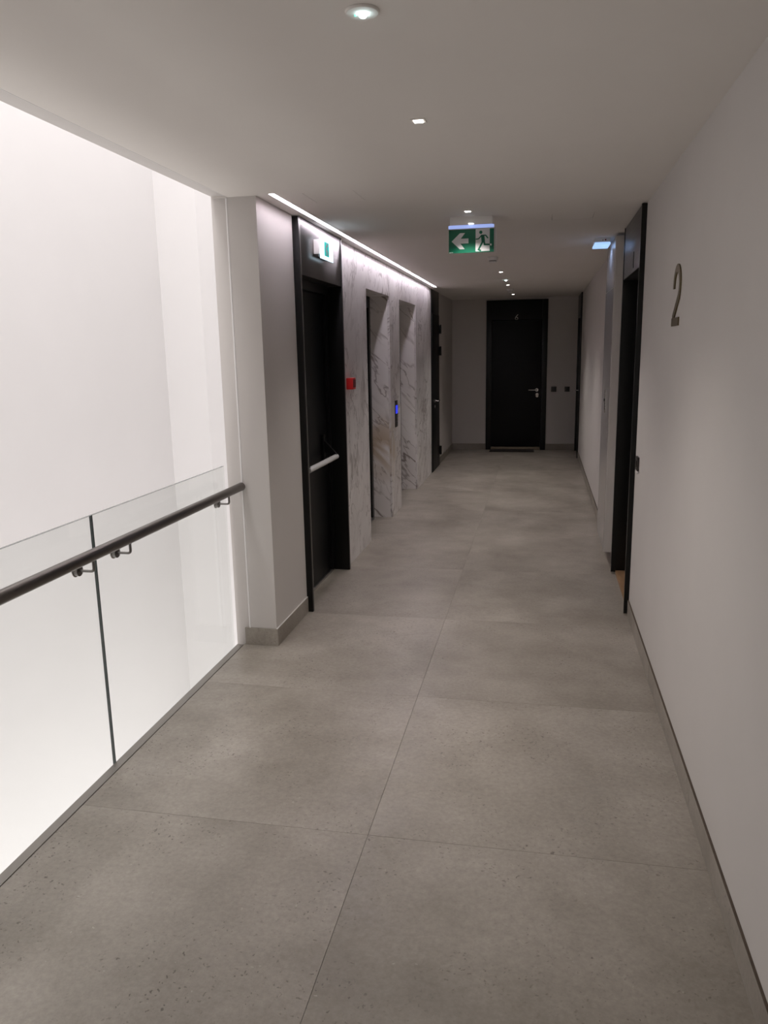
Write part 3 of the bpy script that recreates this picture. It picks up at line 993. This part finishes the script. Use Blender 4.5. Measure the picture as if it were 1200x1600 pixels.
# smoke detectors
for yy, lab, rr in ((7.42, 'round white smoke detector on the ceiling just below the hanging exit sign', 0.048),
                    (11.35, 'small white smoke detector on the ceiling before the farthest spotlight', 0.048)):
    xx = -0.458
    t = thing('smoke_detector', (xx, yy, CZ), lab, 'smoke detector', 'ceiling smoke detectors')
    obj('base', MB().cyl((xx, yy, CZ), (xx, yy, CZ - 0.012), rr, rr * 1.02, n=40, bev=0.001), 'plastic', t)
    obj('body', MB().cyl((xx, yy, CZ - 0.012), (xx, yy, CZ - 0.032), rr * 0.98, rr * 0.86, n=40, bev=0.002).cyl((xx, yy, CZ - 0.037), (xx, yy, CZ - 0.048), rr * 0.80, rr * 0.62, n=40, bev=0.003), 'plastic', t)
    obj('vent', MB().cyl((xx, yy, CZ - 0.032), (xx, yy, CZ - 0.037), rr * 0.72, n=32), 'dkplastic', t)

# ------------------------------------------------------------------ HANGING EXIT SIGN
sy = 5.15
t = thing('exit_sign', (-0.45, sy, CZ), 'green hanging emergency exit sign with arrow and running figure', 'exit sign')
obj('housing', MB().box(-0.588, -0.322, sy - 0.005, sy + 0.055, CZ - 0.050, CZ, 0.003), 'plastic', t)
obj('lamp_bar', MB().box(-0.598, -0.312, sy + 0.000, sy + 0.012, CZ - 0.070, CZ - 0.0505, 0.001), 'led_b', t, label='blue-white glowing strip at the plate top')
obj('led', MB().box(-0.470, -0.440, sy - 0.0075, sy - 0.0052, CZ - 0.0485, CZ - 0.0425, 0.0008), 'led_w', t)
px0, px1, pz0, pz1 = -0.5965, -0.3115, 2.2985, 2.4445
pl = obj('plate', MB().box(px0, px1 + 0.012, sy + 0.002, sy + 0.008, pz0 - 0.001, pz1 + 0.0, 0.0006), 'acrylic', t)
gp = obj('green_face', MB().box(px0 + 0.0005, px1 - 0.0005, sy - 0.0002, sy + 0.0018, pz0, pz1 - 0.006), 'gpaint', t, label='dark green printed face with white symbols')


def sgn(u, v):       # picture units of the face (0..527, 0..265) to metres
    return (px0 + (u - 83) / 527 * (px1 - px0), pz1 - 0.002 - (v - 285) / 272 * (pz1 - pz0 - 0.002))


def poly(mb, pts, th, yoff):
    mb.prism([sgn(*p) for p in pts], (0, sy - yoff, 0), (1, 0, 0), (0, 0, 1), th)
    return mb


def strk(mb, pts, wd, yoff, th=0.0006):
    P = [sgn(*p) for p in pts]
    mb.stroke(P, wd / 527 * (px1 - px0), (0, sy - yoff, 0), (1, 0, 0), (0, 0, 1), th)
    return mb


obj('arrow', poly(MB(), [(117, 423), (215, 332), (274, 332), (224, 395), (314, 395), (314, 450), (220, 450), (270, 514), (213, 514)], 0.0006, 0.0003), 'wpaint', gp)
obj('doorway', poly(MB(), [(397, 291), (560, 291), (560, 546), (397, 546)], 0.0006, 0.0003), 'wpaint', gp)
fg = MB()
for c, r in (((457, 332), 19),):
    fg.prism([sgn(c[0] + r * math.cos(2 * PI * k / 20), c[1] + r * math.sin(2 * PI * k / 20)) for k in range(20)][::-1], (0, sy - 0.0010, 0), (1, 0, 0), (0, 0, 1), 0.0006)
strk(fg, [(399, 408), (432, 405), (462, 372)], 13, 0.0010)
strk(fg, [(460, 367), (512, 367), (541, 402)], 14, 0.0010)
poly(fg, [(458, 362), (498, 362), (506, 432), (466, 438)], 0.0006, 0.0010)
strk(fg, [(484, 428), (462, 470), (432, 527), (460, 541)], 20, 0.0010)
strk(fg, [(492, 425), (502, 472), (560, 474)], 20, 0.0010)
obj('running_figure', fg, 'gpaint', gp)
obj('foot', poly(MB(), [(561, 464), (584, 466), (582, 486), (566, 486)], 0.0006, 0.0003), 'wpaint', gp)
obj('print_marks', poly(poly(poly(MB(), [(92, 546), (104, 546), (104, 553), (92, 553)], 0.0004, 0.0003), [(108, 546), (117, 546), (117, 553), (108, 553)], 0.0004, 0.0003), [(121, 546), (134, 546), (134, 553), (121, 553)], 0.0004, 0.0003), 'wpaint', gp)
obj('side_cap', MB().box(px1 + 0.0125, px1 + 0.0145, sy + 0.001, sy + 0.009, pz0 - 0.001, pz1 + 0.001), 'plastic', t)

# ------------------------------------------------------------------ LIT SIGN ABOVE THE STAIR DOOR
PX = XF - 0.004
t = thing('door_exit_sign', (PX, 5.25, 2.36), 'small lit emergency exit box on the steel panel over the stair door', 'exit sign')
obj('housing', MB().box(PX + 0.0003, PX + 0.042, 5.085, 5.40, 2.325, 2.415, 0.003), 'plastic', t)
obj('foot_plate', MB().box(PX + 0.0003, PX + 0.030, 5.092, 5.36, 2.309, 2.3245, 0.002), 'dkplastic', t)
fc = obj('lit_face', MB().box(PX + 0.0425, PX + 0.047, 5.083, 5.402, 2.298, 2.430, 0.001), 'sign_e', t, label='white glowing face')
gx = PX + 0.0472


def face2(pts, th=0.0006):
    return [(p[0], p[1]) for p in pts]


pm = MB()
pm.prism([(5.180, 2.322), (5.292, 2.322), (5.292, 2.412), (5.180, 2.412)], (gx, 0, 0), (0, 1, 0), (0, 0, 1), 0.0006)
obj('green_panel', pm, 'sign_g', fc)
am = MB().stroke([(5.268, 2.395), (5.225, 2.385), (5.215, 2.362), (5.240, 2.338), (5.225, 2.326)], 0.014, (gx + 0.0007, 0, 0), (0, 1, 0), (0, 0, 1), 0.0006)
am.stroke([(5.232, 2.362), (5.262, 2.352), (5.272, 2.332)], 0.012, (gx + 0.0007, 0, 0), (0, 1, 0), (0, 0, 1), 0.0006)
am.prism([(5.245 + 0.010 * math.cos(2 * PI * k / 14), 2.402 + 0.008 * math.sin(2 * PI * k / 14)) for k in range(14)], (gx + 0.0007, 0, 0), (0, 1, 0), (0, 0, 1), 0.0006)
obj('running_figure', am, 'wpaint', fc)
mk = MB()
for k in range(6):
    z = 2.312 + k * 0.019
    mk.prism([(5.355, z), (5.367, z), (5.367, z + 0.006), (5.355, z + 0.006)], (gx, 0, 0), (0, 1, 0), (0, 0, 1), 0.0005)
obj('print_marks', mk, 'led_b', fc)

# ------------------------------------------------------------------ EMERGENCY LUMINAIRE ON CEILING BY THE RIGHT WALL
t = thing('emergency_luminaire', (0.432, 6.56, CZ), 'small box emergency light with blue-white underside near the right wall cupboard', 'emergency light')
obj('body', MB().box(0.376, 0.490, 6.43, 6.70, CZ - 0.034, CZ, 0.003), 'plastic', t)
obj('diffuser', MB().box(0.374, 0.492, 6.425, 6.705, CZ - 0.050, CZ - 0.0345, 0.003), 'lum_e', t)
obj('test_button', MB().cyl((0.455, 6.4295, CZ - 0.017), (0.455, 6.425, CZ - 0.017), 0.006, n=16).cyl((0.435, 6.4295, CZ - 0.019), (0.435, 6.426, CZ - 0.019), 0.004, n=16), 'red2', t)
add_spot('emergency_beam', t, -0.056, 2.2, 170, 0.3, (0.42, 0.60, 1.0), 0.03)

# ------------------------------------------------------------------ FIRE CALL POINT
t = thing('fire_call_point', (XL, 6.01, 1.455), 'red fire alarm call point on the marble wall beside the stair door', 'alarm')
obj('box', MB().box(XL + 0.0003, XL + 0.052, 5.960, 6.060, 1.410, 1.498, 0.003), 'red', t)
obj('press_plate', MB().box(XL + 0.0523, XL + 0.056, 5.972, 6.048, 1.425, 1.485, 0.001), 'red2', t)

# ------------------------------------------------------------------ LIFT CALL PANEL
t = thing('lift_call_panel', (XL, 8.06, 1.05), 'slim black lift call panel with a blue display between the two lifts', 'call panel')
obj('plate', MB().box(XL + 0.0003, XL + 0.008, 8.005, 8.135, 0.915, 1.190, 0.002), 'dkplastic', t)
obj('display', MB().box(XL + 0.0082, XL + 0.0095, 8.015, 8.125, 1.055, 1.140, 0.0005, 1), 'blue_e', t, label='glowing blue display')
for z in (0.955, 0.990):
    obj('button', MB().cyl((XL + 0.0082, 8.07, z), (XL + 0.012, 8.07, z), 0.012, n=24, bev=0.001), 'steel', t)

# ------------------------------------------------------------------ BIG BRASS NUMBER 2
t_c = (WR, 3.745, 1.90)
pts = []
R_ = 0.078
ccy, ccz = 3.742, 1.955
for k in range(0, 19):
    a = math.radians(185 - k * 12.2)
    pts.append((-(ccy + 0.0) + R_ * math.cos(a), ccz + R_ * math.sin(a)))
pts += [(-(ccy) - 0.072, 1.815)]
nm = MB().stroke(pts, 0.036, (WR - 0.0005, 0, 0), (0, -1, 0), (0, 0, 1), 0.0055)
nm.prism([(-ccy - 0.098, 1.785), (-ccy + 0.085, 1.785), (-ccy + 0.085, 1.821), (-ccy - 0.098, 1.821)], (WR - 0.0005, 0, 0), (0, -1, 0), (0, 0, 1), 0.0055)
obj('wall_number', nm, 'brass', origin=t_c, label='large aged-brass numeral 2 fixed on the right wall', category='number')

# ------------------------------------------------------------------ SWITCHES AND DOORBELL
t = thing('doorbell_plate', (WR, 4.83, 1.01), 'dark square bell push on the right wall beside the black doorway', 'switch')
obj('plate', MB().box(WR - 0.012, WR - 0.0003, 4.785, 4.872, 0.968, 1.052, 0.003), 'dkplastic', t)
obj('button', MB().box(WR - 0.016, WR - 0.0123, 4.808, 4.850, 0.990, 1.030, 0.001), 'dkplastic', t)
for cx_, lab in ((0.202, 'dark square wall switch on the end wall, nearer to the numbered door'),
                 (0.419, 'dark square wall switch on the end wall, nearer to the right corner')):
    t = thing('wall_switch', (cx_, D, 1.02), lab, 'switch', 'wall switches on the end wall')
    obj('plate', MB().box(cx_ - 0.042, cx_ + 0.042, D - 0.010, D - 0.0003, 0.978, 1.062, 0.002), 'dkplastic', t)
    obj('rocker', MB().box(cx_ - 0.022, cx_ + 0.022, D - 0.013, D - 0.0103, 0.998, 1.042, 0.001), 'dkplastic', t)

# ------------------------------------------------------------------ DOORMAT
t = thing('doormat', (-0.47, 13.2, 0.0), 'dark rectangular doormat on the floor in front of the end door', 'doormat')
obj('pile', MB().box(-0.835, -0.105, 13.12, 13.375, 0.002, 0.018, 0.004), 'mat', t)
obj('border', MB().box(-0.845, -0.095, 13.11, 13.385, 0.0003, 0.007, 0.002), 'dkplastic', t)
